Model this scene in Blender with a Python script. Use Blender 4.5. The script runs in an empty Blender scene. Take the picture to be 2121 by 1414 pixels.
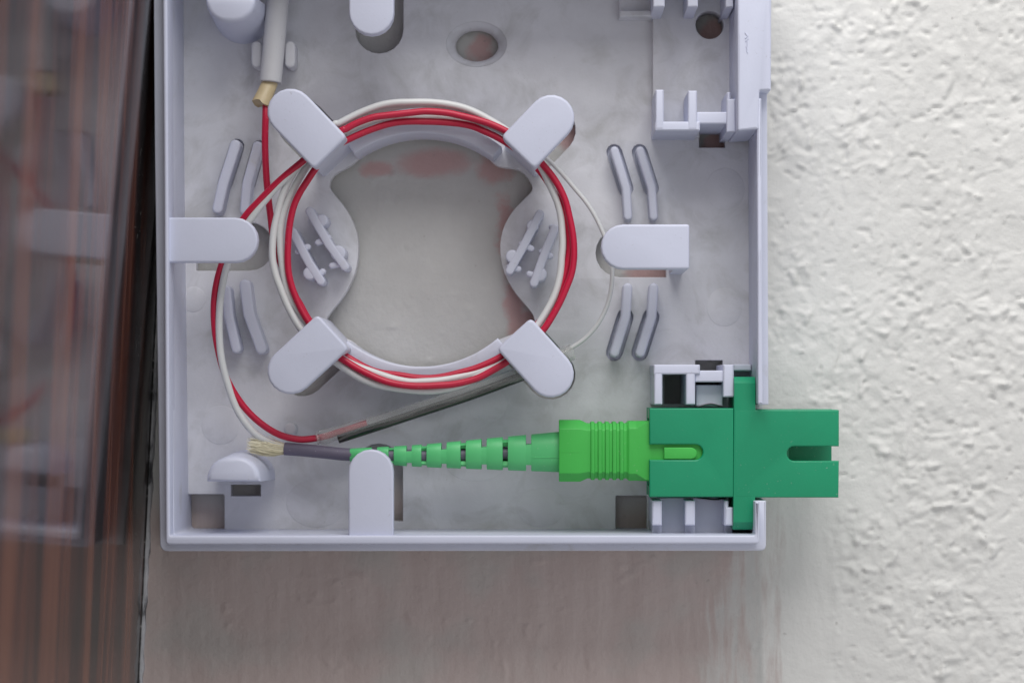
import bpy, bmesh, math, random
import numpy as np
from mathutils import Matrix, Vector
random.seed(7)

# ------------------------------------------------------------------ camera, world, lights, exposure
# Everything is measured in millimetres in a frame (x right, y up, z out of the wall) and then
# turned upright: world = (x, -z, y) * 0.001  (the wall stands, the camera looks along +Y).
S = 0.001
TURN = Matrix.Rotation(math.radians(90), 4, 'X') @ Matrix.Scale(S, 4)
D = 347.0            # camera distance to the wall, mm
F = 4720.0           # focal length in photo pixels (photo 2121 wide)
NX, NY = 1130.0, 800.0   # where the wall's normal through the lens meets the photo

scene = bpy.context.scene
COL = scene.collection
cam_d = bpy.data.cameras.new('camera')
cam = bpy.data.objects.new('camera', cam_d)
COL.objects.link(cam)
cam.location = (0, -D * S, 0)
cam.rotation_euler = (math.radians(90), 0, 0)
cam_d.sensor_width = 36.0
cam_d.lens = F / 2121.0 * 36.0
cam_d.shift_x = (1060.5 - NX) / 2121.0
cam_d.shift_y = (NY - 707.0) / 2121.0
cam_d.clip_start = 0.01
cam_d.clip_end = 50
cam_d.dof.use_dof = True
cam_d.dof.focus_distance = 0.332
cam_d.dof.aperture_fstop = 22.0
scene.camera = cam

world = bpy.data.worlds.new('World')
scene.world = world
world.use_nodes = True
bg = world.node_tree.nodes['Background']
bg.inputs['Color'].default_value = (0.97, 0.98, 1.0, 1)
bg.inputs['Strength'].default_value = 0.58

def area(name, loc, target, size, power, color):
    l = bpy.data.lights.new(name, 'AREA')
    l.shape = 'RECTANGLE'; l.size = size[0]; l.size_y = size[1]
    l.energy = power; l.color = color
    o = bpy.data.objects.new(name, l); COL.objects.link(o)
    o.location = loc
    o.rotation_euler = (Vector(target) - Vector(loc)).to_track_quat('-Z', 'Y').to_euler()
    return o
area('key_light', (0.0, -0.25, 0.375), (0.0, 0, 0), (0.36, 0.32), 2.0, (1.0, 0.985, 0.96))  # soft key lamp above the box, close in front of the wall

scene.view_settings.view_transform = 'Standard'
scene.view_settings.look = 'None'
scene.view_settings.exposure = 0.0
scene.view_settings.gamma = 1.0
scene.view_settings.use_curve_mapping = False

# ------------------------------------------------------------------ measuring helpers
def Q(px, py, z):
    k = (D - z) / F
    return ((px - NX) * k, -(py - NY) * k)
def QL(pts, z):
    return [Q(a, b, z) for a, b in pts]
def P3(px, py, z):
    a, b = Q(px, py, z)
    return (a, b, z)
def mm(px, z):
    return px * (D - z) / F

def rounded(pts, r, n=5):
    """polygon with its corners rounded; r is one radius or a list"""
    out = []
    N = len(pts)
    for i in range(N):
        p0 = Vector(pts[i - 1]); p1 = Vector(pts[i]); p2 = Vector(pts[(i + 1) % N])
        rr = r[i] if isinstance(r, (list, tuple)) else r
        if rr <= 0:
            out.append(tuple(p1)); continue
        a = (p0 - p1); b = (p2 - p1)
        la, lb = a.length, b.length
        a.normalize(); b.normalize()
        ang = a.angle(b)
        if ang > math.pi - 0.02:
            out.append(tuple(p1)); continue
        t = min(rr / math.tan(ang / 2), la * 0.48, lb * 0.48)
        for k in range(n + 1):
            u = k / n
            q = (1 - u) ** 2 * (p1 + a * t) + 2 * u * (1 - u) * p1 + u ** 2 * (p1 + b * t)
            out.append(tuple(q))
    return out

def rect(x0, y0, x1, y1, z, r=0):
    pts = QL([(x0, y0), (x1, y0), (x1, y1), (x0, y1)], z)
    return rounded(pts, r) if r else pts

def circle(cx, cy, r, z, n=28, sx=1, sy=1):
    x, y = Q(cx, cy, z); rr = mm(r, z)
    return [(x + rr * sx * math.cos(2 * math.pi * i / n), y + rr * sy * math.sin(2 * math.pi * i / n)) for i in range(n)]

def catmull(pts, n=10, closed=False):
    P = [Vector(p) for p in pts]
    N = len(P); out = []
    for i in range(N if closed else N - 1):
        if closed:
            a, b, c, d = P[i - 1], P[i], P[(i + 1) % N], P[(i + 2) % N]
        else:
            a = P[max(i - 1, 0)]; b = P[i]; c = P[i + 1]; d = P[min(i + 2, N - 1)]
        for k in range(n):
            t = k / n
            out.append(0.5 * ((2 * b) + (c - a) * t + (2 * a - 5 * b + 4 * c - d) * t * t + (3 * b - a - 3 * c + d) * t ** 3))
    if not closed:
        out.append(P[-1])
    return out

# ------------------------------------------------------------------ mesh helpers
def ext_mesh(splines, z0, z1, bevel=0.15, res=2):
    """flat outline(s) (inner ones become holes) extruded from z0 to z1 with rounded edges -> mesh (mm)"""
    cu = bpy.data.curves.new('tmp', 'CURVE')
    cu.dimensions = '2D'; cu.fill_mode = 'BOTH'
    h = (z1 - z0) / 2
    bevel = min(bevel, h * 0.9)
    cu.extrude = h - bevel
    cu.bevel_depth = bevel; cu.bevel_resolution = res
    cu.offset = -bevel
    for sp in splines:
        s = cu.splines.new('POLY')
        s.points.add(len(sp) - 1)
        for i, p in enumerate(sp):
            s.points[i].co = (p[0], p[1], 0, 1)
        s.use_cyclic_u = True
    ob = bpy.data.objects.new('tmp', cu)
    me = bpy.data.meshes.new_from_object(ob)
    bpy.data.objects.remove(ob); bpy.data.curves.remove(cu)
    me.transform(Matrix.Translation((0, 0, (z0 + z1) / 2)))
    bm = bmesh.new(); bm.from_mesh(me)
    bmesh.ops.remove_doubles(bm, verts=bm.verts, dist=1e-4)
    bmesh.ops.recalc_face_normals(bm, faces=bm.faces)
    bm.to_mesh(me); bm.free()
    return me

def tube_mesh(pts, r, seg=10, caps=True, radii=None, flat=1.0):
    """round tube through 3-D points (mm)"""
    P = [Vector(p) for p in pts]
    bm = bmesh.new(); rings = []
    up = Vector((0, 0, 1))
    for i, p in enumerate(P):
        t = (P[min(i + 1, len(P) - 1)] - P[max(i - 1, 0)]).normalized()
        side = t.cross(up)
        if side.length < 1e-4: side = Vector((1, 0, 0))
        side.normalize(); nn = side.cross(t).normalized()
        rr = radii[i] if radii else r
        rings.append([bm.verts.new(p + (side * math.cos(a) + nn * math.sin(a) * flat) * rr)
                      for a in (2 * math.pi * k / seg for k in range(seg))])
    for a, b in zip(rings[:-1], rings[1:]):
        for k in range(seg):
            bm.faces.new((a[k], a[(k + 1) % seg], b[(k + 1) % seg], b[k]))
    if caps:
        bm.faces.new(rings[0][::-1]); bm.faces.new(rings[-1])
    bmesh.ops.recalc_face_normals(bm, faces=bm.faces)
    me = bpy.data.meshes.new('m'); bm.to_mesh(me); bm.free()
    return me

def loft_mesh(sections, close_ends=True):
    """list of equally long closed 3-D loops (mm) -> skin"""
    bm = bmesh.new(); R = []
    for s in sections:
        R.append([bm.verts.new(p) for p in s])
    n = len(R[0])
    for a, b in zip(R[:-1], R[1:]):
        for k in range(n):
            bm.faces.new((a[k], a[(k + 1) % n], b[(k + 1) % n], b[k]))
    if close_ends:
        bm.faces.new(R[0][::-1]); bm.faces.new(R[-1])
    bmesh.ops.recalc_face_normals(bm, faces=bm.faces)
    me = bpy.data.meshes.new('m'); bm.to_mesh(me); bm.free()
    return me

def bevelled(me, w, seg=2):
    bm = bmesh.new(); bm.from_mesh(me)
    es = [e for e in bm.edges if len(e.link_faces) == 2 and e.calc_face_angle(0) > 0.35]
    bmesh.ops.bevel(bm, geom=es, offset=w, segments=seg, affect='EDGES', profile=0.6, clamp_overlap=True)
    bm.to_mesh(me); bm.free()
    return me

def joined(*meshes):
    bm = bmesh.new()
    for m in meshes:
        bm.from_mesh(m); bpy.data.meshes.remove(m)
    me = bpy.data.meshes.new('m'); bm.to_mesh(me); bm.free()
    return me

def obj(name, me, mat, parent=None, smooth=35):
    me.transform(TURN)
    me.name = name
    me.materials.clear(); me.materials.append(mat)
    if smooth:
        me.shade_smooth()
        me.set_sharp_from_angle(angle=math.radians(smooth))
    o = bpy.data.objects.new(name, me); COL.objects.link(o)
    if parent:
        o.parent = parent
        o.matrix_parent_inverse = parent_world(parent).inverted()
    return o
def parent_world(p):
    m = p.matrix_basis.copy()
    if p.parent: m = parent_world(p.parent) @ p.matrix_parent_inverse @ m
    return m
def thing(name, label, cat, at, group=None):
    o = bpy.data.objects.new(name, None); COL.objects.link(o)
    o.empty_display_size = 0.005
    o.location = (at[0] * S, -at[2] * S, at[1] * S)
    tag(o, label, cat, group)
    return o
def tag(o, label, cat, group=None):
    o['label'] = label; o['category'] = cat
    if group: o['group'] = group
    return o

# ------------------------------------------------------------------ materials
def nodes_of(name):
    m = bpy.data.materials.new(name); m.use_nodes = True
    nt = m.node_tree
    return m, nt, nt.nodes['Principled BSDF']
def N(nt, typ, **kw):
    n = nt.nodes.new(typ)
    for k, v in kw.items(): setattr(n, k, v)
    return n
def coords(nt, scale=(1, 1, 1), rot=(0, 0, 0)):
    g = N(nt, 'ShaderNodeNewGeometry')
    mp = N(nt, 'ShaderNodeMapping')
    mp.inputs['Scale'].default_value = scale
    mp.inputs['Rotation'].default_value = rot
    nt.links.new(g.outputs['Position'], mp.inputs['Vector'])
    return mp.outputs['Vector']
def noise(nt, vec, scale, detail=4, rough=0.55, dist=0.0):
    n = N(nt, 'ShaderNodeTexNoise')
    n.inputs['Scale'].default_value = scale; n.inputs['Detail'].default_value = detail
    n.inputs['Roughness'].default_value = rough; n.inputs['Distortion'].default_value = dist
    nt.links.new(vec, n.inputs['Vector'])
    return n.outputs['Fac']
def ramp(nt, fac, stops):
    r = N(nt, 'ShaderNodeValToRGB')
    el = r.color_ramp.elements
    while len(el) < len(stops): el.new(0.5)
    for e, (p, c) in zip(el, stops):
        e.position = p; e.color = (*c, 1) if len(c) == 3 else c
    nt.links.new(fac, r.inputs['Fac'])
    return r.outputs['Color']
def mix(nt, fac, a, b, mode='MIX'):
    m = N(nt, 'ShaderNodeMix', data_type='RGBA', blend_type=mode)
    for sock, v in ((m.inputs[0], fac), (m.inputs[6], a), (m.inputs[7], b)):
        if isinstance(v, (int, float)): sock.default_value = v
        elif isinstance(v, tuple): sock.default_value = (*v, 1)
        else: nt.links.new(v, sock)
    return m.outputs[2]
def bump(nt, height, bsdf, dist, strength=1.0):
    b = N(nt, 'ShaderNodeBump')
    b.inputs['Distance'].default_value = dist; b.inputs['Strength'].default_value = strength
    nt.links.new(height, b.inputs['Height'])
    nt.links.new(b.outputs['Normal'], bsdf.inputs['Normal'])
    return b

def plastic(name, col, rough=0.45, dirt=None, dirt_lo=0.56, dirt_hi=0.75, var=0.06, bumpd=0.00002, sss=0.0, dust=0.28):
    m, nt, b = nodes_of(name)
    v = coords(nt)
    n1 = noise(nt, v, 90, 5, 0.6)
    lo = tuple(c * (1 - var) for c in col); hi = tuple(min(1, c * (1 + var)) for c in col)
    c = ramp(nt, n1, [(0.3, lo), (0.7, hi)])
    if dirt:
        n2 = noise(nt, v, 150, 6, 0.62, 0.6)
        f = ramp(nt, n2, [(dirt_lo, (0, 0, 0)), (dirt_hi, (1, 1, 1))])
        c = mix(nt, f, c, dirt)
    # settled dust specks and a few handling scuffs
    sp = ramp(nt, noise(nt, v, 2600, 2, 0.5), [(0.69, (0, 0, 0)), (0.75, (1, 1, 1))])
    far_ = ramp(nt, noise(nt, v, 120, 3, 0.6), [(0.42, (0, 0, 0)), (0.62, (1, 1, 1))])
    dm = N(nt, 'ShaderNodeMath', operation='MULTIPLY'); nt.links.new(sp, dm.inputs[0]); nt.links.new(far_, dm.inputs[1])
    dm2 = N(nt, 'ShaderNodeMath', operation='MULTIPLY'); nt.links.new(dm.outputs[0], dm2.inputs[0]); dm2.inputs[1].default_value = dust
    c = mix(nt, dm2.outputs[0], c, (0.62, 0.61, 0.58) if sum(col) < 1.6 else (0.30, 0.28, 0.27))
    nt.links.new(c, b.inputs['Base Color'])
    b.inputs['Roughness'].default_value = rough
    rr = N(nt, 'ShaderNodeMapRange'); rr.inputs['To Min'].default_value = rough - 0.07; rr.inputs['To Max'].default_value = rough + 0.1
    nt.links.new(noise(nt, v, 400, 4), rr.inputs['Value']); nt.links.new(rr.outputs['Result'], b.inputs['Roughness'])
    if sss:
        b.inputs['Subsurface Weight'].default_value = sss
        b.inputs['Subsurface Radius'].default_value = (1, 1, 1)
        b.inputs['Subsurface Scale'].default_value = 0.0008
    bump(nt, noise(nt, v, 2500, 3), b, bumpd, 0.6)
    return m

M_TAB = plastic('white_abs_plastic', (0.60, 0.625, 0.765), 0.42, var=0.03)
M_WALLP = plastic('white_abs_plastic_walls', (0.60, 0.62, 0.735), 0.45, dirt=(0.46, 0.455, 0.46), dirt_lo=0.60, dirt_hi=0.85, var=0.05)
M_FLOOR = plastic('white_abs_plastic_dusty', (0.67, 0.672, 0.715), 0.5, dirt=(0.46, 0.46, 0.465), dirt_lo=0.48, dirt_hi=0.80, var=0.10, bumpd=0.00004)
M_GREEN = plastic('green_adapter_plastic', (0.006, 0.29, 0.14), 0.38, var=0.06)
M_LIME = plastic('light_green_connector_plastic', (0.055, 0.48, 0.075), 0.5, var=0.05)
M_BOOT = plastic('light_green_rubber', (0.10, 0.55, 0.20), 0.45, var=0.05)
M_PURPLE = plastic('grey_violet_cable_jacket', (0.14, 0.125, 0.18), 0.5, var=0.06)
M_RED = plastic('red_fibre_coating', (0.52, 0.006, 0.045), 0.4, var=0.06)
M_WHITEF = plastic('white_fibre_coating', (0.66, 0.67, 0.675), 0.38, var=0.04)
M_CABLE = plastic('white_drop_cable', (0.60, 0.60, 0.625), 0.5, var=0.04)
M_TAN = plastic('cream_strength_member', (0.62, 0.50, 0.30), 0.4, var=0.25)
M_YARN = plastic('cream_aramid_yarn', (0.86, 0.81, 0.62), 0.6, var=0.12)

def metal(name, col, rough):
    m, nt, b = nodes_of(name)
    b.inputs['Base Color'].default_value = (*col, 1)
    b.inputs['Metallic'].default_value = 1.0
    v = coords(nt, (1, 1, 1))
    rr = N(nt, 'ShaderNodeMapRange'); rr.inputs['To Min'].default_value = rough * 0.7; rr.inputs['To Max'].default_value = rough * 1.5
    nt.links.new(noise(nt, v, 300, 5), rr.inputs['Value']); nt.links.new(rr.outputs['Result'], b.inputs['Roughness'])
    return m
M_STEEL = metal('dark_steel', (0.10, 0.10, 0.098), 0.2)
M_CLIP = metal('spring_steel', (0.35, 0.34, 0.33), 0.35)

def clear(name, col=(0.93, 0.94, 0.95), rough=0.12):
    m, nt, b = nodes_of(name)
    b.inputs['Base Color'].default_value = (*col, 1)
    b.inputs['Transmission Weight'].default_value = 0.87
    b.inputs['Roughness'].default_value = rough
    b.inputs['IOR'].default_value = 1.36
    v = coords(nt)
    bump(nt, noise(nt, v, 500, 3), b, 0.0001, 0.5)
    return m
M_CLEAR = clear('clear_heat_shrink', (0.93, 0.935, 0.93), 0.08)

# plaster wall
m, nt, b = nodes_of('painted_plaster'); M_PLASTER = m
v = coords(nt)
base = ramp(nt, noise(nt, v, 45, 6, 0.6), [(0.3, (0.64, 0.635, 0.62)), (0.7, (0.73, 0.725, 0.71))])
sep = N(nt, 'ShaderNodeSeparateXYZ'); nt.links.new(v, sep.inputs[0])
# brown brushed tint and painted-in shade below the box, strokes run down the wall
vs = coords(nt, (1.0, 1.0, 0.10), (0, math.radians(9), 0))
stroke = noise(nt, vs, 420, 6, 0.65, 0.3)
edge = noise(nt, v, 55, 5, 0.6)
def math_node(op, a, c=None):
    n = N(nt, 'ShaderNodeMath', operation=op)
    for i, x in enumerate((a, c)):
        if x is None: continue
        if isinstance(x, (int, float)): n.inputs[i].default_value = x
        else: nt.links.new(x, n.inputs[i])
    return n.outputs[0]
# x position of the tint's right edge wobbles with strokes
xx = math_node('ADD', sep.outputs['X'], math_node('MULTIPLY', math_node('SUBTRACT', stroke, 0.5), 0.030))
xx = math_node('ADD', xx, math_node('MULTIPLY', math_node('SUBTRACT', edge, 0.5), 0.018))
mr = N(nt, 'ShaderNodeMapRange', interpolation_type='SMOOTHSTEP')
mr.inputs['From Min'].default_value = 0.025; mr.inputs['From Max'].default_value = 0.036
mr.inputs['To Min'].default_value = 1; mr.inputs['To Max'].default_value = 0
nt.links.new(xx, mr.inputs['Value'])
mz = N(nt, 'ShaderNodeMapRange', interpolation_type='SMOOTHSTEP')
zz = math_node('ADD', sep.outputs['Z'], math_node('MULTIPLY', math_node('SUBTRACT', edge, 0.5), 0.02))
mz.inputs['From Min'].default_value = -0.022; mz.inputs['From Max'].default_value = -0.010
mz.inputs['To Min'].default_value = 1; mz.inputs['To Max'].default_value = 0
nt.links.new(zz, mz.inputs['Value'])
shade_tint = math_node('MULTIPLY', mr.outputs[0], mz.outputs[0])
brown = ramp(nt, stroke, [(0.25, (0.47, 0.385, 0.365)), (0.52, (0.515, 0.43, 0.41)), (0.78, (0.565, 0.485, 0.462))])
patch = ramp(nt, noise(nt, v, 70, 3, 0.5), [(0.50, (0, 0, 0)), (0.62, (1, 1, 1))])
brown = mix(nt, math_node('MULTIPLY', patch, 0.45), brown, (0.45, 0.455, 0.435))
colr = mix(nt, shade_tint, base, brown)
behind = N(nt, 'ShaderNodeMapRange', interpolation_type='SMOOTHSTEP')
behind.inputs['From Min'].default_value = 0.0325; behind.inputs['From Max'].default_value = 0.0335
behind.inputs['To Min'].default_value = 1; behind.inputs['To Max'].default_value = 0
nt.links.new(math_node('ADD', sep.outputs['X'], math_node('MULTIPLY', math_node('SUBTRACT', edge, 0.5), 0.002)), behind.inputs['Value'])
shade_grey = ramp(nt, noise(nt, v, 60, 6, 0.6), [(0.3, (0.48, 0.475, 0.465)), (0.7, (0.585, 0.58, 0.57))])  # shade behind the box and in its holes, painted as greyer plaster
warp = math_node('MULTIPLY', math_node('SUBTRACT', noise(nt, v, 260, 4, 0.6), 0.5), 0.0050)
redm = None
for (px_, py_, r_, sy_) in ((995, 105, 34, 1), (1478, 72, 36, 1), (1180, 285, 34, 1), (1350, 572, 60, .5), (1480, 300, 30, 1), (1310, 1085, 40, .6), (1048, 470, 24, 3.2),
                            (1066, 610, 32, 2.4), (1085, 680, 40, 1.2), (1020, 350, 46, .8), (900, 338, 90, .4), (780, 350, 40, .5)):
    bx_, by_ = Q(px_, py_, 0); rr_ = mm(r_, 0) * S
    ex = math_node('SUBTRACT', sep.outputs['X'], bx_ * S); ez = math_node('DIVIDE', math_node('SUBTRACT', sep.outputs['Z'], by_ * S), sy_)
    dd_ = math_node('ADD', math_node('POWER', math_node('ADD', math_node('MULTIPLY', ex, ex), math_node('MULTIPLY', ez, ez)), 0.5), warp)
    q_ = N(nt, 'ShaderNodeMapRange', interpolation_type='SMOOTHSTEP')
    q_.inputs['From Min'].default_value = rr_ * 0.45; q_.inputs['From Max'].default_value = rr_ * 1.1
    q_.inputs['To Min'].default_value = 1; q_.inputs['To Max'].default_value = 0
    nt.links.new(dd_, q_.inputs['Value'])
    redm = q_.outputs[0] if redm is None else math_node('MAXIMUM', redm, q_.outputs[0])
shade_grey = mix(nt, math_node('MULTIPLY', redm, 0.55), shade_grey, (0.56, 0.24, 0.235))
colr = mix(nt, math_node('MULTIPLY', behind.outputs[0], math_node('SUBTRACT', 1.0, shade_tint)), colr, shade_grey)
pits = ramp(nt, noise(nt, v, 620, 2, 0.5), [(0.24, (1, 1, 1)), (0.29, (0, 0, 0))])
colr = mix(nt, math_node('MULTIPLY', pits, 0.35), colr, (0.25, 0.23, 0.22))
nt.links.new(colr, b.inputs['Base Color'])
b.inputs['Roughness'].default_value = 0.75
bump(nt, math_node('ADD', noise(nt, v, 900, 6, 0.6), math_node('MULTIPLY', stroke, math_node('MULTIPLY', shade_tint, 0.7))), b, 0.00018, 0.8)

# varnished wood
m, nt, b = nodes_of('varnished_striped_wood'); M_WOOD = m
v = coords(nt, (1, 1.0, 0.035), (0, math.radians(1.2), 0))
g1 = noise(nt, v, 95, 6, 0.6, 0.25)
g2 = noise(nt, v, 420, 5, 0.65)
f = math_node('ADD', math_node('MULTIPLY', g1, 0.72), math_node('MULTIPLY', g2, 0.28))
c = ramp(nt, f, [(0.42, (0.001, 0.0005, 0.0005)), (0.47, (0.025, 0.006, 0.003)), (0.52, (0.085, 0.022, 0.011)), (0.58, (0.155, 0.052, 0.027))])
# dark reflection of the gap painted as a streak along the board's foot, flecked with dust
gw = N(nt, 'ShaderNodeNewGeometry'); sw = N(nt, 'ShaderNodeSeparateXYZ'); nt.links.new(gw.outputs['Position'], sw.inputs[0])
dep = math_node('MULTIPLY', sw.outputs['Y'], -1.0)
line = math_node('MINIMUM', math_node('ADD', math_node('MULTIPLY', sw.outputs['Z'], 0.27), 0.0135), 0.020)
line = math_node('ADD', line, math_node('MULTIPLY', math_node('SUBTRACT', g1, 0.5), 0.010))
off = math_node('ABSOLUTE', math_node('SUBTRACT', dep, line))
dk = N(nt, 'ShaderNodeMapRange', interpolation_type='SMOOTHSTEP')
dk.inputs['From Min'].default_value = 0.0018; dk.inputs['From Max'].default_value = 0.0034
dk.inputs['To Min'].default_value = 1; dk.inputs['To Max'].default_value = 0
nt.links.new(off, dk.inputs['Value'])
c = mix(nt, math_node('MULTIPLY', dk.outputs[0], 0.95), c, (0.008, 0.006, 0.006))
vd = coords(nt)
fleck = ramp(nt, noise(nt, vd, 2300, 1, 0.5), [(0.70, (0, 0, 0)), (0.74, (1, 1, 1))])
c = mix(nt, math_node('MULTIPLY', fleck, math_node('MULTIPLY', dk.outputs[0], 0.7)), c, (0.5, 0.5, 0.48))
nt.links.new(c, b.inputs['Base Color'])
b.inputs['Roughness'].default_value = 0.45
b.inputs['Specular IOR Level'].default_value = 0.08
b.inputs['Coat Weight'].default_value = 0.88
b.inputs['Coat IOR'].default_value = 1.40
cr_ = N(nt, 'ShaderNodeMapRange'); cr_.inputs['From Min'].default_value = 0.35; cr_.inputs['From Max'].default_value = 0.65
cr_.inputs['To Min'].default_value = 0.06; cr_.inputs['To Max'].default_value = 0.15
nt.links.new(g2, cr_.inputs['Value']); nt.links.new(cr_.outputs[0], b.inputs['Coat Roughness'])
m, nt, b = nodes_of('grey_paint_bead'); M_BEAD = m
v = coords(nt, (1, 1, 0.25))
c = ramp(nt, noise(nt, v, 700, 5, 0.65), [(0.34, (0.05, 0.05, 0.055)), (0.44, (0.34, 0.34, 0.36)), (0.7, (0.60, 0.60, 0.62))])
nt.links.new(c, b.inputs['Base Color']); b.inputs['Roughness'].default_value = 0.5
m, nt, b = nodes_of('flecked_black'); M_BLACK = m
v = coords(nt)
c = ramp(nt, noise(nt, v, 1500, 3, 0.6), [(0.62, (0.012, 0.012, 0.012)), (0.72, (0.35, 0.34, 0.33))])
nt.links.new(c, b.inputs['Base Color']); b.inputs['Roughness'].default_value = 0.45

# ------------------------------------------------------------------ the wall (stucco relief is geometry)
def vnoise(X, Y, s, seed):
    rng = np.random.RandomState(seed)
    L = 256
    lat = rng.rand(L, L)
    x = X / s; y = Y / s
    xi = np.floor(x).astype(int); yi = np.floor(y).astype(int)
    fx = x - xi; fy = y - yi
    fx = fx * fx * fx * (fx * (fx * 6 - 15) + 10); fy = fy * fy * fy * (fy * (fy * 6 - 15) + 10)
    g = lambda a, c: lat[a % L, c % L]
    return (g(xi, yi) * (1 - fx) * (1 - fy) + g(xi + 1, yi) * fx * (1 - fy) + g(xi, yi + 1) * (1 - fx) * fy + g(xi + 1, yi + 1) * fx * fy)
def smooth(a, lo, hi):
    t = np.clip((a - lo) / (hi - lo), 0, 1)
    return t * t * (3 - 2 * t)
fine = np.arange(-70, 118, 0.30)
xs = np.concatenate([np.arange(-450, -70, 20), fine, np.arange(120, 460, 20)])
ys = np.concatenate([np.arange(-400, -90, 20), np.arange(-88, 102, 0.30), np.arange(104, 420, 20)])
X, Y = np.meshgrid(xs, ys)
wx = X + 1.6 * (vnoise(X, Y, 3.1, 1) - .5); wy = Y + 1.6 * (vnoise(X, Y, 3.1, 2) - .5)
n4 = vnoise(wx, wy, 5.5, 3) - .5
n2 = vnoise(wx, wy, 2.4, 4) - .5
n1 = vnoise(wx, wy, 1.25, 5) - .5
n0 = vnoise(wx, wy, 0.75, 6) - .5
grain_mask = smooth(vnoise(X, Y, 9.0, 7) + 0.35 * (vnoise(X, Y, 3.0, 9) - .5), 0.25, 0.75)
lumps = np.maximum(vnoise(wx, wy, 1.15, 8) - 0.70, 0) * 2.2 * (vnoise(X, Y, 3.5, 15) > 0.40)
grit = np.maximum(vnoise(wx, wy, 0.8, 16) - 0.62, 0)
pits_h = np.maximum(vnoise(wx, wy, 1.0, 12) - 0.80, 0) * 3.0
rough_h = 0.30 * n4 + 0.16 * n2 * (0.4 + grain_mask) + 0.20 * n1 * (0.35 + grain_mask) + 0.16 * n0 * (0.4 + grain_mask) + 0.8 * lumps * (0.35 + .7 * grain_mask) + 0.35 * grit * grain_mask - 0.6 * pits_h
streak = vnoise(X + 0.12 * Y, Y * 0.09, 0.8, 10) - .5
smooth_h = 0.30 * (vnoise(X, Y, 8, 11) - .5) + 0.05 * streak * smooth(X, -5, 25) + 0.05 * n1 + 0.25 * lumps * (vnoise(X, Y, 6, 14) > 0.66)
edge_x = 33.0 + 2.0 * (vnoise(X, Y, 7, 13) - .5) + 10.0 * smooth(-Y, 4, 8)
mask = smooth(X, edge_x - 0.6, edge_x + 1.2)
Z = smooth_h * (1 - mask) + rough_h * mask
far = (np.abs(X) > 119) | (Y > 103) | (Y < -89)
Z = np.where(far, 0, Z)
nv, nu = X.shape
verts = np.stack([X.ravel() * S, -Z.ravel() * S, Y.ravel() * S], 1)
ii = np.arange(nv * nu).reshape(nv, nu)
quads = np.stack([ii[:-1, :-1].ravel(), ii[:-1, 1:].ravel(), ii[1:, 1:].ravel(), ii[1:, :-1].ravel()], 1)
me = bpy.data.meshes.new('wall')
me.vertices.add(len(verts)); me.vertices.foreach_set('co', verts.ravel())
me.loops.add(quads.size); me.loops.foreach_set('vertex_index', quads.ravel().astype(np.int32))
me.polygons.add(len(quads)); me.polygons.foreach_set('loop_start', np.arange(0, quads.size, 4, dtype=np.int32))
me.update(calc_edges=True); me.validate(); me.shade_smooth()
me.materials.append(M_PLASTER)
wall = bpy.data.objects.new('wall', me); COL.objects.link(wall)
wall['kind'] = 'structure'

# ------------------------------------------------------------------ varnished board at the left
w0 = Vector((*Q(300, 1160, 0), 0)); w1 = Vector((*Q(288, 1414, 0), 0))
dirv = (w0 - w1).normalized()                       # up along the foot of the board
mid = w0 + dirv * 45
board = thing('wood_panel', 'glossy brown striped wood panel standing out from the wall at the left edge', 'wood panel', (mid.x - 4, mid.y - 140, 0))
nrm = Vector((-dirv.y, dirv.x, 0)); nrm = nrm if nrm.x < 0 else -nrm
out = Vector((math.sin(math.radians(0.4)), 0, 1)) * 175   # the board leans a little towards the box
secs = []
for t in (-170, 170):
    p = mid + dirv * t + Vector((0, 0, 0.25))
    secs.append([tuple(p), tuple(p + out), tuple(p + nrm * 14 + out), tuple(p + nrm * 14)])
obj('board', bevelled(loft_mesh(secs), 0.3), M_WOOD, board, 0)
# ragged bead of paint along the foot of the board
pts = []; rad = []
for i in range(240):
    t = -150 + i * 1.25
    p = mid + dirv * t
    pts.append((p.x + 0.10 + 0.10 * random.random(), p.y, 0.15)); rad.append(0.42 + 0.22 * random.random())
obj('paint_bead', tube_mesh(pts, 0.4, 8, True, rad), M_BEAD, board, 60)
pts = []; rad = []
for i in range(240):
    t = -150 + i * 1.25
    p = mid + dirv * t
    pts.append((p.x - 0.02, p.y, 0.75 + 0.1 * random.random())); rad.append(0.12 + 0.08 * random.random())
obj('foot_line', tube_mesh(pts, 0.4, 8, True, rad), M_BLACK, board, 60)  # thin black flecked strip along the foot of the board

# ------------------------------------------------------------------ the terminal box
ZF, ZB = 3.5, 1.2          # floor top and underside
ZL, ZR = 17.0, 20.0        # ledge and rim
ZT, ZU = 19.0, 16.7        # retaining tabs: top and underside
ctr = P3(955, 1140, 0)
box = thing('fiber_terminal_box', 'open white plastic fibre terminal box mounted on the plaster wall', 'terminal box', (ctr[0], ctr[1], 0.4))
TOPY = -128

# ring in the middle
RCX, RCY = Q(872, 517, 11); RI = mm(242, 11); RO = mm(271, 11)
def arc(r, a0, a1, n):
    return [(RCX + r * math.cos(math.radians(a0 + (a1 - a0) * i / n)), RCY + r * math.sin(math.radians(a0 + (a1 - a0) * i / n))) for i in range(n + 1)]

hole = arc(RI, 131, 49, 14) \
    + QL([(1076, 352), (1098, 376), (1102, 394), (1088, 410), (1060, 440), (1041, 478), (1036, 520), (1045, 565), (1068, 607), (1096, 640), (1106, 658), (1100, 676)], ZF) \
    + arc(RI, -50, -130, 14) \
    + QL([(690, 690), (676, 668), (684, 648), (712, 612), (735, 566), (742, 520), (738, 478), (718, 435), (692, 402), (682, 384), (692, 362)], ZF)
hole = [tuple(p) for p in catmull(hole, 3, True)]

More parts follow.
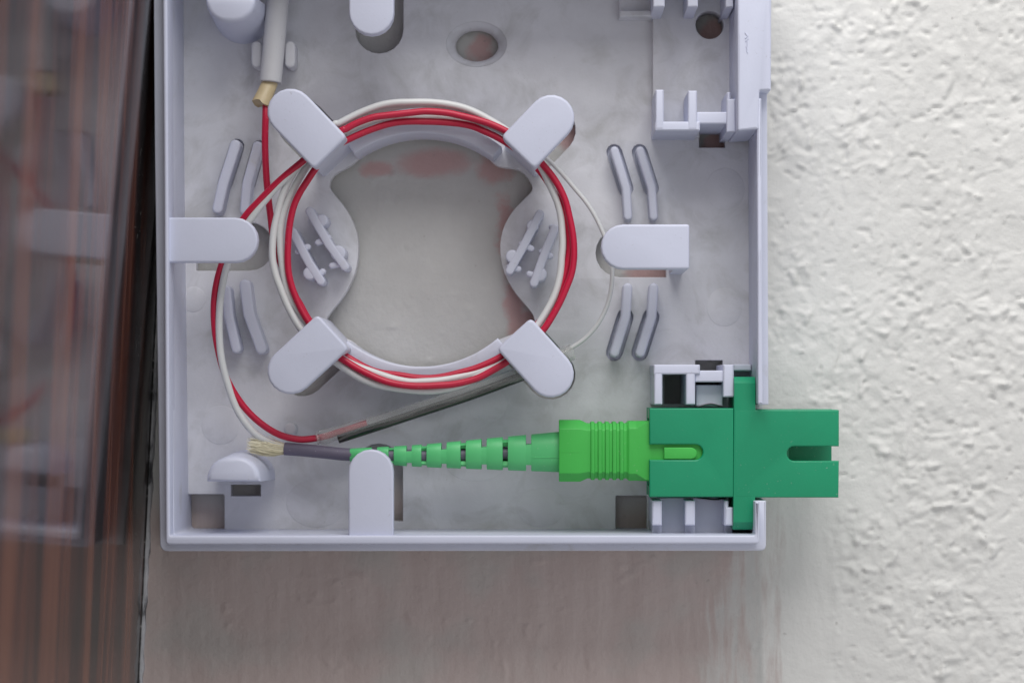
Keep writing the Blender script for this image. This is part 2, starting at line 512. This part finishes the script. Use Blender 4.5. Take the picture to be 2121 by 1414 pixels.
def stadium(p0, p1, r, z, n=10, both=False, back=0):
    """outline: round tip at p1, squared (or round) end at p0; px"""
    a = Vector(Q(*p0, z)); c = Vector(Q(*p1, z)); rr = mm(r, z)
    d = (c - a).normalized(); s = Vector((-d.y, d.x))
    a0 = math.atan2(s.y, s.x)
    out = [tuple(c + Vector((math.cos(a0 - math.pi * k / n), math.sin(a0 - math.pi * k / n))) * rr) for k in range(n + 1)]
    if both:
        out += [tuple(a + Vector((math.cos(a0 - math.pi - math.pi * k / n), math.sin(a0 - math.pi - math.pi * k / n))) * rr) for k in range(n + 1)]
    else:
        out += [tuple(a - s * rr), tuple(a + s * rr)]
    return out

RING_TABS = [((684, 317), (601, 231)), ((1072, 317), (1142, 244)), ((690, 686), (601, 768)), ((1064, 690), (1141, 775))]
HOLES = [hole]
def slot_under(p0, p1, r):
    """tool opening in the floor right below a tab (same place, floor depth)"""
    a = Vector(Q(*p0, ZT)); c = Vector(Q(*p1, ZT)); rr = mm(r, ZT) + 0.45
    d = (c - a).normalized(); s = Vector((-d.y, d.x)); a0 = math.atan2(s.y, s.x); n = 10
    out = [tuple(c + Vector((math.cos(a0 - math.pi * k / n), math.sin(a0 - math.pi * k / n))) * rr) for k in range(n + 1)]
    return out + [tuple(a - s * rr), tuple(a + s * rr)]
for (bx, by), (tx, ty) in RING_TABS:
    L = math.hypot(tx - bx, ty - by)
    HOLES.append(slot_under((bx + (tx - bx) * 36 / L, by + (ty - by) * 36 / L), (tx, ty), 47))
HOLES.append(slot_under((372, 497), (487, 497), 46))        # left
HOLES.append(slot_under((1392, 511), (1291, 511), 46))      # right
HOLES.append(slot_under((768, 1092), (768, 976), 46))       # bottom
HOLES.append(slot_under((769, -90), (769, 26), 46))         # top
HOLES.append(rect(376, 1023, 465, 1098, ZF, 0.35))
HOLES.append(rect(478, 1003, 540, 1027, ZF))
HOLES.append(rect(1275, 1026, 1340, 1098, ZF, 0.3))
HOLES.append(rounded(QL([(572, 1101), (578, 1096), (594, 1096), (601, 1101)], ZF), 0.1))
HOLES.append(rect(1440, 746, 1497, 768, ZF))                # above the lower bay
HOLES.append(rect(1376, 776, 1420, 836, ZF))
HOLES.append(rect(1448, 262, 1502, 306, ZF))                # below the upper bay
HOLES.append(circle(987, 92, 62, ZF, 32, 1.0, 0.75))        # screw hole
HOLES.append(circle(1470, 52, 29, 5.5, 32))                 # round hole of the upper bay
# guide ribs (bent), with relief slots round half of them
RIBS = [((487, 300), (462, 378), (450, 432), 11, 0), ((533, 302), (511, 380), (506, 436), 10, 0),
        ((1273, 312), (1297, 388), (1301, 448), 9, 1), ((1326, 312), (1350, 388), (1354, 448), 9, 1),
        ((489, 722), (473, 655), (468, 600), 10, 0), ((541, 722), (515, 650), (507, 590), 12, 0),
        ((1273, 730), (1296, 655), (1300, 596), 10, 1), ((1326, 730), (1350, 655), (1354, 596), 10, 1)]
def band(pts, r, z, n=6):
    """outline of a bent bar with round ends"""
    P = [Vector(Q(*p, z)) for p in pts]; rr = mm(r, z)
    left, right = [], []
    for i, p in enumerate(P):
        t = (P[min(i + 1, len(P) - 1)] - P[max(i - 1, 0)]).normalized(); s = Vector((-t.y, t.x))
        left.append(p + s * rr); right.append(p - s * rr)
    t1 = (P[-1] - P[-2]).normalized(); a1 = math.atan2(t1.x, -t1.y)
    s = Vector((-t1.y, t1.x)); a1 = math.atan2(s.y, s.x)
    cap1 = [P[-1] + Vector((math.cos(a1 - math.pi * k / n), math.sin(a1 - math.pi * k / n))) * rr for k in range(1, n)]
    t0 = (P[1] - P[0]).normalized(); s = Vector((-t0.y, t0.x)); a0 = math.atan2(-s.y, -s.x)
    cap0 = [P[0] + Vector((math.cos(a0 - math.pi * k / n), math.sin(a0 - math.pi * k / n))) * rr for k in range(1, n)]
    return [tuple(q) for q in left + cap1 + right[::-1] + cap0]
ZRIB = 7.0
for a, c, e, r, slot in RIBS:
    if slot or a[1] < 500:
        HOLES.append(band([a, ((a[0] + c[0]) / 2, (a[1] + c[1]) / 2), c], r + (7 if slot else 4), ZRIB - 1.5))
outer_floor = rect(332, TOPY + 8, 1580, 1132, ZF)
obj('floor_plate', ext_mesh([outer_floor] + HOLES, ZB, ZF, 0.12), M_FLOOR, box)

# walls: ledge level and the higher, thinner rim inside it
lo = ext_mesh([rounded(QL([(1589, 192), (1592, 838), (1569, 838), (1567, 200), (1567, 192)], ZL), 0.15)], 0.4, ZL, 0.15)
# left + bottom + top run as one C
Cl = QL([(1587, 1036), (1587, 1140), (331, 1141), (320, 300), (317, TOPY), (1520, TOPY), (1520, TOPY + 30),
         (349, TOPY + 30), (351, 300), (361, 1108), (1564, 1107), (1564, 1036)], ZL)
cr = [0.2, 0.9, 1.2, 0, 0.9, .2, .2, .6, 0, .6, .6, .2]
obj('side_wall', joined(ext_mesh([rounded(Cl, cr)], 0.4, ZL, 0.25), lo), M_WALLP, box)
Rl = QL([(1573, 1038), (1573, 1126), (343, 1127), (339, 300), (336, TOPY + 6), (1518, TOPY + 6), (1518, TOPY + 26),
         (346, TOPY + 26), (348, 300), (352, 1109), (1564, 1108), (1564, 1038)], ZR)
rim = ext_mesh([rounded(Rl, [.15, .5, .6, 0, .5, .1, .1, .3, 0, .3, .3, .15])], ZL - 2, ZR, 0.28)
rim2 = ext_mesh([rounded(QL([(1577, 204), (1580, 836), (1570, 836), (1568, 204)], ZR), 0.15)], ZL - 2, ZR, 0.2)
obj('rim', joined(rim, rim2), M_TAB, box)

# ring wall: upper and lower arc
for a0, a1 in ((125, 52), (-49, -129)):
    outl = arc(RO, a0, a1, 26) + arc(RI, a1, a0, 26)
    obj('ring_wall', ext_mesh([outl], ZB, 11.0, 0.3), M_WALLP, box)

# retaining tabs of the ring
for (bp, tp) in RING_TABS:
    o = obj('retaining_tab', ext_mesh([rounded(stadium(bp, tp, 48, ZT), [0] * 11 + [0.8, 0.8])], ZU, ZT, 0.42, 4), M_TAB, box)
    a = Vector(Q(*bp, ZT)); c = Vector(Q(*tp, ZT)); d = (c - a).normalized(); s = Vector((-d.y, d.x)); rr = mm(48, ZT)
    t = 1.75
    post = [tuple(a + s * rr * .97 + d * .12), tuple(a + s * rr * .97 + d * t), tuple(a - s * rr * .97 + d * t), tuple(a - s * rr * .97 + d * .12)]
    obj('tab_post', ext_mesh([rounded(post, 0.5)], ZB + .1, ZU + 1.0, 0.1), M_WALLP, o)
# tabs on the side walls
for bp, tp, r in (((341, 497), (487, 497), 46.5), ((768, 1111), (768, 977), 46.5), ((769, TOPY + 22), (769, 26), 46.5)):
    obj('retaining_tab', ext_mesh([stadium(bp, tp, r, ZT)], ZU, ZT, 0.32, 4), M_TAB, box)
o = obj('retaining_tab', ext_mesh([rounded(stadium((1428, 511), (1291, 511), 46.5, ZT), [0] * 11 + [0.4, 0.4])], ZU, ZT, 0.35, 4), M_TAB, box)
obj('tab_post', ext_mesh([rect(1397, 467, 1427, 557, ZT, 0.2)], ZF - .3, ZU + 1, 0.1), M_WALLP, o)

# half-round posts at the two left corners
def half_round(x0, x1, yflat, ytip, z):
    cx = (x0 + x1) / 2; hw = (x1 - x0) / 2; pts = []
    for k in range(19):
        a = math.pi * k / 18
        pts.append((cx - hw * math.cos(a), yflat + (ytip - yflat) * (math.sin(a) ** 0.85)))
    return QL(pts, z)
def loft_post(x0, x1, yf, yt, z1, grow, name):
    secs = []
    for z, gr, dx, dy in ((ZF - .2, grow, 0, 0), (z1 - 1.2, 0.0, 0, 0), (z1 - .5, -0.10, 0, 0), (z1 - .12, -0.45, 0, 0), (z1, -0.95, 0, 0)):
        base_l = [Vector(p) for p in half_round(x0, x1, yf, yt, z1)]
        c0 = sum(base_l, Vector((0, 0))) / len(base_l)
        loop = []
        for p in base_l:
            dd = p - c0
            loop.append((p.x + dd.normalized().x * gr, p.y + dd.normalized().y * gr, z))
        secs.append(loop)
    return obj(name, loft_mesh(secs), M_TAB, box, 50)
loft_post(427, 539, 997, 944, 18.0, 0.5, 'half_round_post')
loft_post(424, 529, -6, 48, 18.0, 0.9, 'half_round_post')

# guide ribs
for a, c, e, r, slot in RIBS:
    gm = ext_mesh([band([a, c, e], r, ZRIB)], ZB + .1, ZRIB, 0.35, 3)
    if slot or a[1] < 500:      # shallow recess moulded round the rib
        gm = joined(gm, ext_mesh([band([a, ((a[0] + c[0]) / 2, (a[1] + c[1]) / 2), c], r + (6.8 if slot else 3.8), ZRIB - 1.5)], ZB + .1, ZF - 1.0, 0.05))
    obj('guide_rib', gm, M_WALLP, box)
# pegs that hold the drop cable
for x, y in ((531, 113), (600, 113)):
    obj('cable_peg', ext_mesh([band([(x, y - 17), (x, y + 17)], 11, 7.5)], ZF - .2, 7.5, 0.35, 3), M_FLOOR, box)
# small peg and moulding marks on the floor
obj('peg', ext_mesh([circle(600, 888, 13, 6.5, 16)], ZF - .2, 6.5, 0.4, 3), M_FLOOR, box)
for x, y, r, sy in ((457, 880, 40, 1), (655, 1042, 62, .8), (985, 958, 62, .62), (1502, 392, 40, 1.1), (1500, 636, 36, 1.1), (1010, 838, 40, .9), (400, 620, 26, 1), (1120, 1050, 50, 0.8)):
    obj('moulding_mark', ext_mesh([circle(x, y, r, ZF, 28, 1, sy)], ZF - .3, ZF + 0.05, 0.05, 2), M_FLOOR, box)
# funnel of the screw hole
def oval(z, r, sy): return [(p[0], p[1], z) for p in circle(987, 92, r, ZF, 32, 1.0, sy)]
obj('screw_hole_rim', loft_mesh([oval(ZF - .02, 61.8, .75), oval(ZF - .25, 58, .745), oval(ZF - 0.7, 51, .74), oval(ZF - 1.25, 45, .74), oval(0.9, 44, .74)], False), M_FLOOR, box)

# splice clips on the two lens-shaped floor pieces
def splice_clip(bar, bulges, pegs, z1=8.6):
    ms = [ext_mesh([band(bar, 9, z1)], ZF - .2, z1, 0.25)]
    for (x, y, r) in bulges: ms.append(ext_mesh([circle(x, y, r, z1, 16)], ZF - .2, z1 - .06, 0.3))
    for (p, q) in pegs: ms.append(ext_mesh([band([p, q], 6.5, z1 - .5)], z1 - 1.9, z1 - .5, 0.3))
    return obj('splice_clip', joined(*ms), M_WALLP, box)
splice_clip([(606, 480), (640, 545), (664, 582)], [(641, 566, 14)], [((616, 520), (637, 511)), ((655, 572), (668, 562))])
splice_clip([(641, 437), (680, 505), (714, 552)], [(666, 456, 13), (700, 524, 16)], [((680, 492), (658, 502)), ((705, 545), (687, 550))])
splice_clip([(1118, 443), (1085, 508), (1056, 560)], [(1103, 468, 13), (1061, 531, 14)], [((1080, 505), (1101, 515)), ((1055, 552), (1074, 557))])
splice_clip([(1149, 473), (1128, 525), (1106, 586)], [(1118, 568, 15)], [((1140, 530), (1122, 521)), ((1110, 572), (1096, 567)), ((1150, 480), (1143, 470))])

# upper adapter bay
ZC = 16.0
def piece(x0, y0, x1, y1, z1, z0=ZB + .1, r=0.15, bev=0.18):
    return ext_mesh([rect(x0, y0, x1, y1, z1, r)], z0, z1, bev)
plat = QL([(1352, TOPY + 30), (1526, TOPY + 30), (1526, 284), (1501, 284), (1501, 258), (1449, 258), (1449, 284), (1352, 284)], 5.5)
obj('bay_floor', ext_mesh([plat, circle(1470, 52, 29, 5.5, 32)], ZB + .3, 5.5, 0.15), M_FLOOR, box)
obj('adapter_clip', joined(piece(1358, 186, 1375, 268, ZC), piece(1425, 188, 1444, 268, ZC),
    piece(1357, 252, 1450, 271, ZC - .03), piece(1438, 232, 1512, 257, ZC - .3), piece(1505, 205, 1523, 274, ZC + .1), piece(1505, 191, 1513, 240, ZC - .4)), M_TAB, box)
obj('adapter_clip', joined(piece(1353, -70, 1377, 15, ZC), piece(1424, -70, 1446, 15, ZC), piece(1503, -70, 1519, 16, ZC)), M_WALLP, box)
# blanking plug that still closes the upper opening
plug = QL([(1527, TOPY), (1598, TOPY), (1597, 188), (1573, 188), (1571, 268), (1528, 271)], ZR)
pl = obj('blanking_plug', ext_mesh([rounded(plug, .25)], 4.0, ZR + .2, 0.3, 3), M_TAB, box)
sc = []
for k in range(7):
    sc.append(tube_mesh([(*Q(1547 + random.uniform(-4, 4), 68 + k * 6, ZR + .2), ZR + .22), (*Q(1547 + random.uniform(-4, 4), 74 + k * 6, ZR + .2), ZR + .22)], 0.09, 6))
obj('scratch', joined(*sc), M_TAB, pl)
# stub inside at the top right
obj('rib_block', joined(piece(1283, -60, 1352, 26, 6.5), piece(1283, 22, 1352, 34, 8.0)), M_FLOOR, box)

# lower adapter bay, above and below the adapter
obj('adapter_clip', joined(piece(1354, 755, 1450, 775, ZC), piece(1355, 757, 1372, 838, ZC - .02), piece(1421, 760, 1440, 838, ZC - .02),
    piece(1440, 767, 1512, 791, ZC - .3), piece(1498, 755, 1520, 822, ZC + .1)), M_TAB, box)
obj('bay_block', joined(piece(1442, 797, 1497, 841, 13.5), piece(1519, 754, 1556, 768, 8.0), piece(1360, 1030, 1505, 1110, 11.5)), M_WALLP, box)
for x0, x1 in ((1351, 1371), (1419, 1440)):
    obj('adapter_rib', joined(piece(x0, 1036, x1, 1088, ZC), piece(x0, 1080, x1, 1112, 12.5, bev=.1)), M_TAB, box)
obj('adapter_rib', joined(piece(1500, 1036, 1509, 1088, ZC), piece(1502, 1050, 1518, 1088, ZC + .2), piece(1500, 1080, 1517, 1112, 12.5, bev=.1)), M_TAB, box)

# ------------------------------------------------------------------ green adapter
AZ1, AZ0 = 17.0, 7.7
ad = thing('fiber_adapter', 'dark green adapter with a crosswise flange poking out of the box at lower right', 'adapter', P3(1540, 1030, AZ0))
slotL = [(1345, 845), (1520, 845), (1520, 1029), (1345, 1029), (1345, 952)] + [(1440 + 16 * math.sin(a), 936 + 16 * math.cos(a)) for a in [math.pi * k / 10 for k in range(11)]] + [(1345, 920)]
slotR = [(1523, 848), (1738, 849), (1738, 924)] + [(1645 - 15 * math.sin(a), 939 - 15 * math.cos(a)) for a in [math.pi * k / 10 for k in range(11)]] + [(1738, 954), (1737, 1030), (1522, 1030)]
def bx(x0, y0, x1, y1, za, zb, bev=0.1, zq=AZ1):
    return ext_mesh([rect(x0, y0, x1, y1, zq)], za, zb, bev)
obj('half_shell', joined(ext_mesh([QL(slotL, AZ1)], AZ1 - 1.3, AZ1 - .06, 0.24, 3), bx(1346, 845.5, 1520, 866, AZ0 + 1, AZ1 - .5), bx(1346, 1009, 1520, 1028.5, AZ0 + 1, AZ1 - .5),
    bx(1345, 845, 1520, 1029, AZ0, AZ0 + 1.3), bx(1510, 850, 1519, 1024, AZ0 + .6, AZ1 - .6)), M_GREEN, ad)
obj('half_shell', joined(ext_mesh([QL(slotR, AZ1)], AZ1 - 1.3, AZ1, 0.24, 3), bx(1566, 848.5, 1737, 868, AZ0 + 1, AZ1 - .5), bx(1566, 1010, 1736.5, 1029.5, AZ0 + 1, AZ1 - .5),
    bx(1565, 848, 1737, 1030, AZ0, AZ0 + 1.3), bx(1570, 860, 1636, 1018, AZ0 + 1, AZ1 - 1.5)), M_GREEN, ad)
fl = []
for z, i0 in ((AZ0 - 1.2, 0), (AZ1 - 1.0, 0), (AZ1 - .02, 1)):
    yy = (793, 1081) if i0 else (780, 1097)
    x0, x1 = (1521, 1565)
    pq = QL([(x0, yy[0]), (x1, yy[0]), (x1 - 1, yy[1]), (x0 - 2, yy[1])], AZ1)
    fl.append([(p[0], p[1], z) for p in pq])
obj('flange', bevelled(loft_mesh(fl), 0.08), M_GREEN, ad)
for pts in ([(1438, 845, 12.5), (1455, 839, 13), (1472, 836, 13), (1490, 840, 12.5)], [(1440, 1030, 12.5), (1465, 1033, 13), (1485, 1034, 13), (1496, 1031, 12.5)]):
    obj('spring_clip', tube_mesh(catmull([P3(*p) for p in pts], 6), 0.14, 8, True, None, 8.0), M_CLIP, ad)

# ------------------------------------------------------------------ light green connector, boot and cable stub
CZ = 12.35; CY = 934
con = thing('fiber_connector', 'light green connector with slotted boot plugged into the left of the dark green adapter', 'connector', P3(1158, 998, CZ - 3.6))
HZ = 3.75
def octa(x, hy, c, hz, cz, yc=CY, zc=CZ):
    zr = zc + hz
    X0, Y0 = Q(x, yc, zr); h = mm(hy, zr); cc = mm(c, zr); cz_ = cz
    return [(X0, Y0 + h, zc + hz - cz_), (X0, Y0 + h - cc, zc + hz), (X0, Y0 - h + cc, zc + hz), (X0, Y0 - h, zc + hz - cz_),
            (X0, Y0 - h, zc - hz + cz_), (X0, Y0 - h + cc, zc - hz), (X0, Y0 + h - cc, zc - hz), (X0, Y0 + h, zc - hz + cz_)]
st = [(1158, 64, 18, HZ, 1.6), (1202, 64, 18, HZ, 1.6), (1217, 57, 14, HZ - .25, 1.3), (1298, 57, 14, HZ - .25, 1.3), (1303, 62, 15, HZ, 1.4), (1318, 62, 15, HZ, 1.4), (1337, 62, 3, HZ, .4), (1500, 61, 3, HZ, .4)]
obj('housing', bevelled(loft_mesh([octa(*a) for a in st]), 0.1), M_LIME, con)
for x in (1228, 1243, 1258, 1273, 1288):
    sec = [octa(x - 5, 57, 14, HZ - .3, 1.3), octa(x - 3.4, 60.5, 15, HZ + .0, 1.4), octa(x + 3.4, 60.5, 15, HZ + .0, 1.4), octa(x + 5, 57, 14, HZ - .3, 1.3)]
    obj('grip_rib', bevelled(loft_mesh(sec), 0.06), M_LIME, con)
key = [(1375, 926), (1430, 926)] + [(1430 + 13 * math.sin(a), 938 - 12 * math.cos(a)) for a in [math.pi * k / 8 for k in range(9)]] + [(1375, 950)]
obj('key', ext_mesh([QL(key, CZ + HZ)], CZ + HZ - .3, CZ + HZ + .75, 0.12), M_LIME, con)
# parting line on the housing
obj('parting_line', ext_mesh([QL([(1158, 935), (1201, 935.2), (1201, 936.6), (1158, 936.4)], CZ + HZ)], CZ + HZ - .2, CZ + HZ + .035, .03), M_LIME, con)

def boot_y(x):   # centre line and half height of the boot, px
    t = (x - 725) / (1158 - 725)
    return 941 + (1 - abs(2 * t - .55)) * 3 - 6 * max(0, t - .4), 14 + 28.5 * t
def boot_z(x):
    t = (x - 725) / (1158 - 725)
    return CZ - 1.2 * (1 - t) ** 2
def ell(x, k=1.0, a0=0, a1=360, n=40):
    yc, h = boot_y(x); zc = boot_z(x)
    X0, Y0 = Q(x, yc, zc); hh = mm(h, zc) * k
    out = []
    for i in range(n if a1 - a0 >= 360 else n + 1):
        a = math.radians(a0 + (a1 - a0) * i / n)
        ca, sa = math.cos(a), math.sin(a)
        e = 0.80
        if 97 < math.degrees(a) % 360 < 263: ca, sa = ca * 0.965, sa * 0.965    # lower mould half sits a touch inside the upper
        out.append((X0, Y0 + hh * abs(ca) ** e * (1 if ca >= 0 else -1), zc + hh * 0.92 * abs(sa) ** e * (1 if sa >= 0 else -1)))
    return out
gaps = [(740, 'A'), (776, 'B'), (812, 'B2'), (848, 'A'), (880, 'B'), (920, 'A'), (961, 'B'), (1003, 'A'), (1047, 'B'), (1095, 'A')]
gaps = [(776, 'A'), (811, 'B'), (848, 'A'), (879, 'B'), (920, 'A'), (960, 'B'), (1003, 'A'), (1047, 'B'), (1095, 'A')]
W = 5.4
xsb = [725] + sum([[g - W, g + W] for g, _ in gaps], []) + [1160]
for x0, x1 in zip(xsb[0::2], xsb[1::2]):
    m_ = [x0 + (x1 - x0) * u for u in (0, .5, 1)]
    obj('boot_segment', bevelled(loft_mesh([ell(x) for x in m_]), 0.09), M_BOOT, con, 40)
def sector(x0, x1, a0, a1, ko, ki):
    secs = []
    for x in (x0, x1):
        secs.append(ell(x, ko, a0, a1, 8) + ell(x, ki, a1, a0, 8)) if False else secs.append(ell(x, ko, a0, a1, 8) + ell(x, ki, a0, a1, 8)[::-1])
    return loft_mesh(secs)
for g, typ in gaps:
    rng_ = ((35, 145), (215, 325)) if typ == 'A' else ((-52, 40), (140, 232))
    if typ == 'A': rng_ = ((66, 126), (234, 294))
    ms = [sector(g - W - .8, g + W + .8, a0, a1, (.985 if typ == 'A' else .84), .55) for a0, a1 in rng_]
    obj('boot_bridge', joined(*ms), M_BOOT, con, 40)
# raised parting line along the boot
obj('parting_line', tube_mesh([(lambda p: (p[0], p[1] - mm(9, CZ), p[2] ))(((Q(x, boot_y(x)[0], boot_z(x))[0]), Q(x, boot_y(x)[0], boot_z(x))[1], boot_z(x) + mm(boot_y(x)[1], CZ) * .885)) for x in (1104, 1120, 1140, 1158)], 0.07, 6), M_BOOT, con)
cab = [P3(590, 929, 10.3), P3(630, 932, 10.6), P3(680, 937, 10.9), P3(725, 941, boot_z(725)), P3(850, 944, boot_z(850)), P3(1000, 941, boot_z(1000)), P3(1158, 934, CZ)]
obj('cable_jacket', tube_mesh(catmull(cab, 8), mm(13.2, 11), 18), M_PURPLE, con)
# frayed yarn: strands are joined, nobody could count them
ms = []
for k in range(520):
    a = random.uniform(0, 6.283); r0 = math.sqrt(random.random()) * 11; r1 = math.sqrt(random.random()) * 17
    ln = random.choice([1, .9, .8, .62, .58, .5]) * random.uniform(.9, 1.06)
    p0 = (594, 929 + r0 * math.cos(a), 10.3 + r0 * .07 * math.sin(a))
    p1 = (594 - 45 * ln, 925 + 3 + r1 * math.cos(a), 10.3 + r1 * .08 * math.sin(a))
    p2 = (594 - 80 * ln, 919 + 3 + (r1 * .9) * math.cos(a) + random.uniform(-5, 5), 10.4 + r1 * .08 * math.sin(a))
    ms.append(tube_mesh(catmull([P3(*p0), P3(*p1), P3(*p2)], 3), random.uniform(.018, .04), 3))
y = obj('aramid_yarn', joined(*ms), M_YARN, con); y['kind'] = 'stuff'

# ------------------------------------------------------------------ white drop cable
dc = thing('drop_cable', 'thick white cable coming down from the top edge, stripped at its end', 'cable', P3(562, 172, 6))
obj('cable_jacket', bevelled(tube_mesh(catmull([P3(585, -126, 10.5), P3(578, -40, 9.6), P3(572, 40, 9.0), P3(566, 110, 9.0), P3(560, 172, 9.2)], 8), mm(23, 9), 24), 0.15), M_CABLE, dc, 60)
s0 = Vector(P3(560, 170, 9.3)); s1 = Vector(P3(540, 216, 10.6))
d = (s1 - s0).normalized(); sd = Vector((-d.y, d.x, 0)).normalized(); up = sd.cross(d)
rr = 1.25
secs = []
for p, k in ((s0, .95), (s0.lerp(s1, .5), 1.0), (s1, 1.12)):
    secs.append([tuple(p + sd * rr * k * math.cos(a) + up * rr * .7 * k * math.sin(a) + d * (random.uniform(-.25, .25) if k > 1.1 else 0)) for a in [2 * math.pi * i / 14 for i in range(14)]])
obj('strength_member', loft_mesh(secs), M_TAN, dc, 50)

# ------------------------------------------------------------------ coiled fibres
CX0, CY0 = 878, 507
def coil(keys):
    """keys: (angle deg (y up), radius px, z)"""
    out = []
    for i, (a, r, z) in enumerate(keys):
        r += 1.3 * math.sin(i * 1.13 + len(keys)) + random.uniform(-.5, .5)
        out.append((CX0 + r * math.cos(math.radians(a)), CY0 - r * math.sin(math.radians(a)), z))
    return out
def smooth_keys(keys, step=12):
    P = catmull([Vector(k) for k in keys], 8)
    return [tuple(p) for p in P]
def fibre(name, px, r, mat, label, cat='fibre', thin=0):
    pts = catmull([P3(*p) for p in px], 9)
    n = len(pts)
    rad = [r if not thin else (r - (r - thin) * min(1, max(0, (i - (n - 130)) / 25))) for i in range(n)]
    o = obj(name, tube_mesh(pts, r, 12, True, rad), mat, None, 80)
    tag(o, label, cat)
    return o
red_keys = [(200, 286, 12.2), (235, 283, 12.6), (270, 275, 13.4), (315, 283, 13.2), (360, 302, 13.4), (405, 276, 13.6), (450, 256, 13.8), (495, 272, 14.0), (540, 283, 13.9),
            (585, 290, 14.2), (630, 293, 14.8), (675, 300, 14.6), (720, 310.5, 14.4), (765, 293, 14.6), (810, 275, 14.8), (847, 292, 14.8)]
red = [(551, 205, 10.0), (550, 240, 10.6), (549, 300, 10.6), (552, 370, 10.8), (560, 445, 10.8), (572, 520, 11.2)] \
    + coil(smooth_keys(red_keys)) \
    + [(622, 338, 14.6), (575, 378, 14.2), (535, 418, 13.6), (503, 455, 13.0), (470, 520, 12.2), (450, 580, 12.0), (443, 640, 12.0), (449, 710, 11.8), (470, 785, 11.4), (512, 850, 11.0), (565, 893, 10.8), (615, 909, 10.6), (660, 906, 10.3), (700, 895, 10.2), (760, 876, 10.1)]
fibre('red_fiber', red, 0.50, M_RED, 'thin red fibre wound round the ring and leading into the splice sleeve')
wh_keys = [(128, 308, 14.2), (90, 296, 14.0), (45, 292, 13.8), (0, 288, 13.6), (-45, 292, 13.8), (-90, 302, 13.8), (-135, 306, 13.8), (-180, 313, 13.6), (-225, 302, 13.2), (-270, 289, 12.9),
           (-315, 290, 12.6), (-360, 292, 12.4), (-405, 288, 12.6), (-450, 283, 13.9), (-495, 290, 13.2), (-540, 298, 13.2), (-585, 288, 12.8), (-630, 265, 12.9), (-660, 280, 12.2), (-678, 306, 12.0)]
white = [(594, 927, 10.4), (560, 916, 10.6), (525, 895, 10.9), (492, 850, 11.4), (470, 790, 11.8), (457, 730, 12.2), (454, 660, 12.4), (460, 595, 12.4), (476, 535, 12.4), (512, 465, 13.0), (555, 408, 13.6), (597, 364, 14.2), (640, 322, 14.2)] \
    + coil(smooth_keys(wh_keys)) \
    + [(1150, 345, 11.8), (1190, 390, 11.6), (1222, 430, 11.4), (1246, 475, 11.2), (1264, 525, 11.2), (1268, 575, 11.0), (1260, 625, 10.8), (1240, 668, 10.4), (1210, 702, 9.8), (1170, 727, 9.5), (1130, 744, 9.4)]
fibre('white_fiber', white, 0.53, M_WHITEF, 'thin white fibre from the frayed cable stub, wound with the red one round the ring', thin=0.33)

# ------------------------------------------------------------------ splice sleeve
SZ = 9.4
sl = thing('splice_sleeve', 'clear shrink sleeve with a dark steel rod lying slantwise under the coil', 'splice sleeve', P3(700, 905, SZ - 1.2))
pts = catmull([P3(655, 908, 10.3), P3(690, 899, 10.0), P3(851, 852, 9.6), P3(1060, 781, 9.4), P3(1188, 727, 9.3)], 12)
n_ = len(pts)
rad = [1.10 + 0.05 * math.sin(i * .9) + random.uniform(-.02, .02) - (0.2 if i < 6 else 0) + (0.18 if i > n_ - 6 else 0) for i in range(n_)]
shell = tube_mesh(pts, 1.1, 20, False, rad)
inner = tube_mesh(pts, 1.0, 20, False, [r - .14 for r in rad])
inner.flip_normals()
obj('shrink_tube', joined(shell, inner), M_CLEAR, sl, 70)
rp = catmull([P3(700, 909, 10.2), P3(851, 860, 9.9), P3(1000, 810, 9.7), P3(1150, 752, 9.5)], 8)
obj('steel_rod', bevelled(tube_mesh(rp, 0.68, 20), .1), M_STEEL, sl, 60)
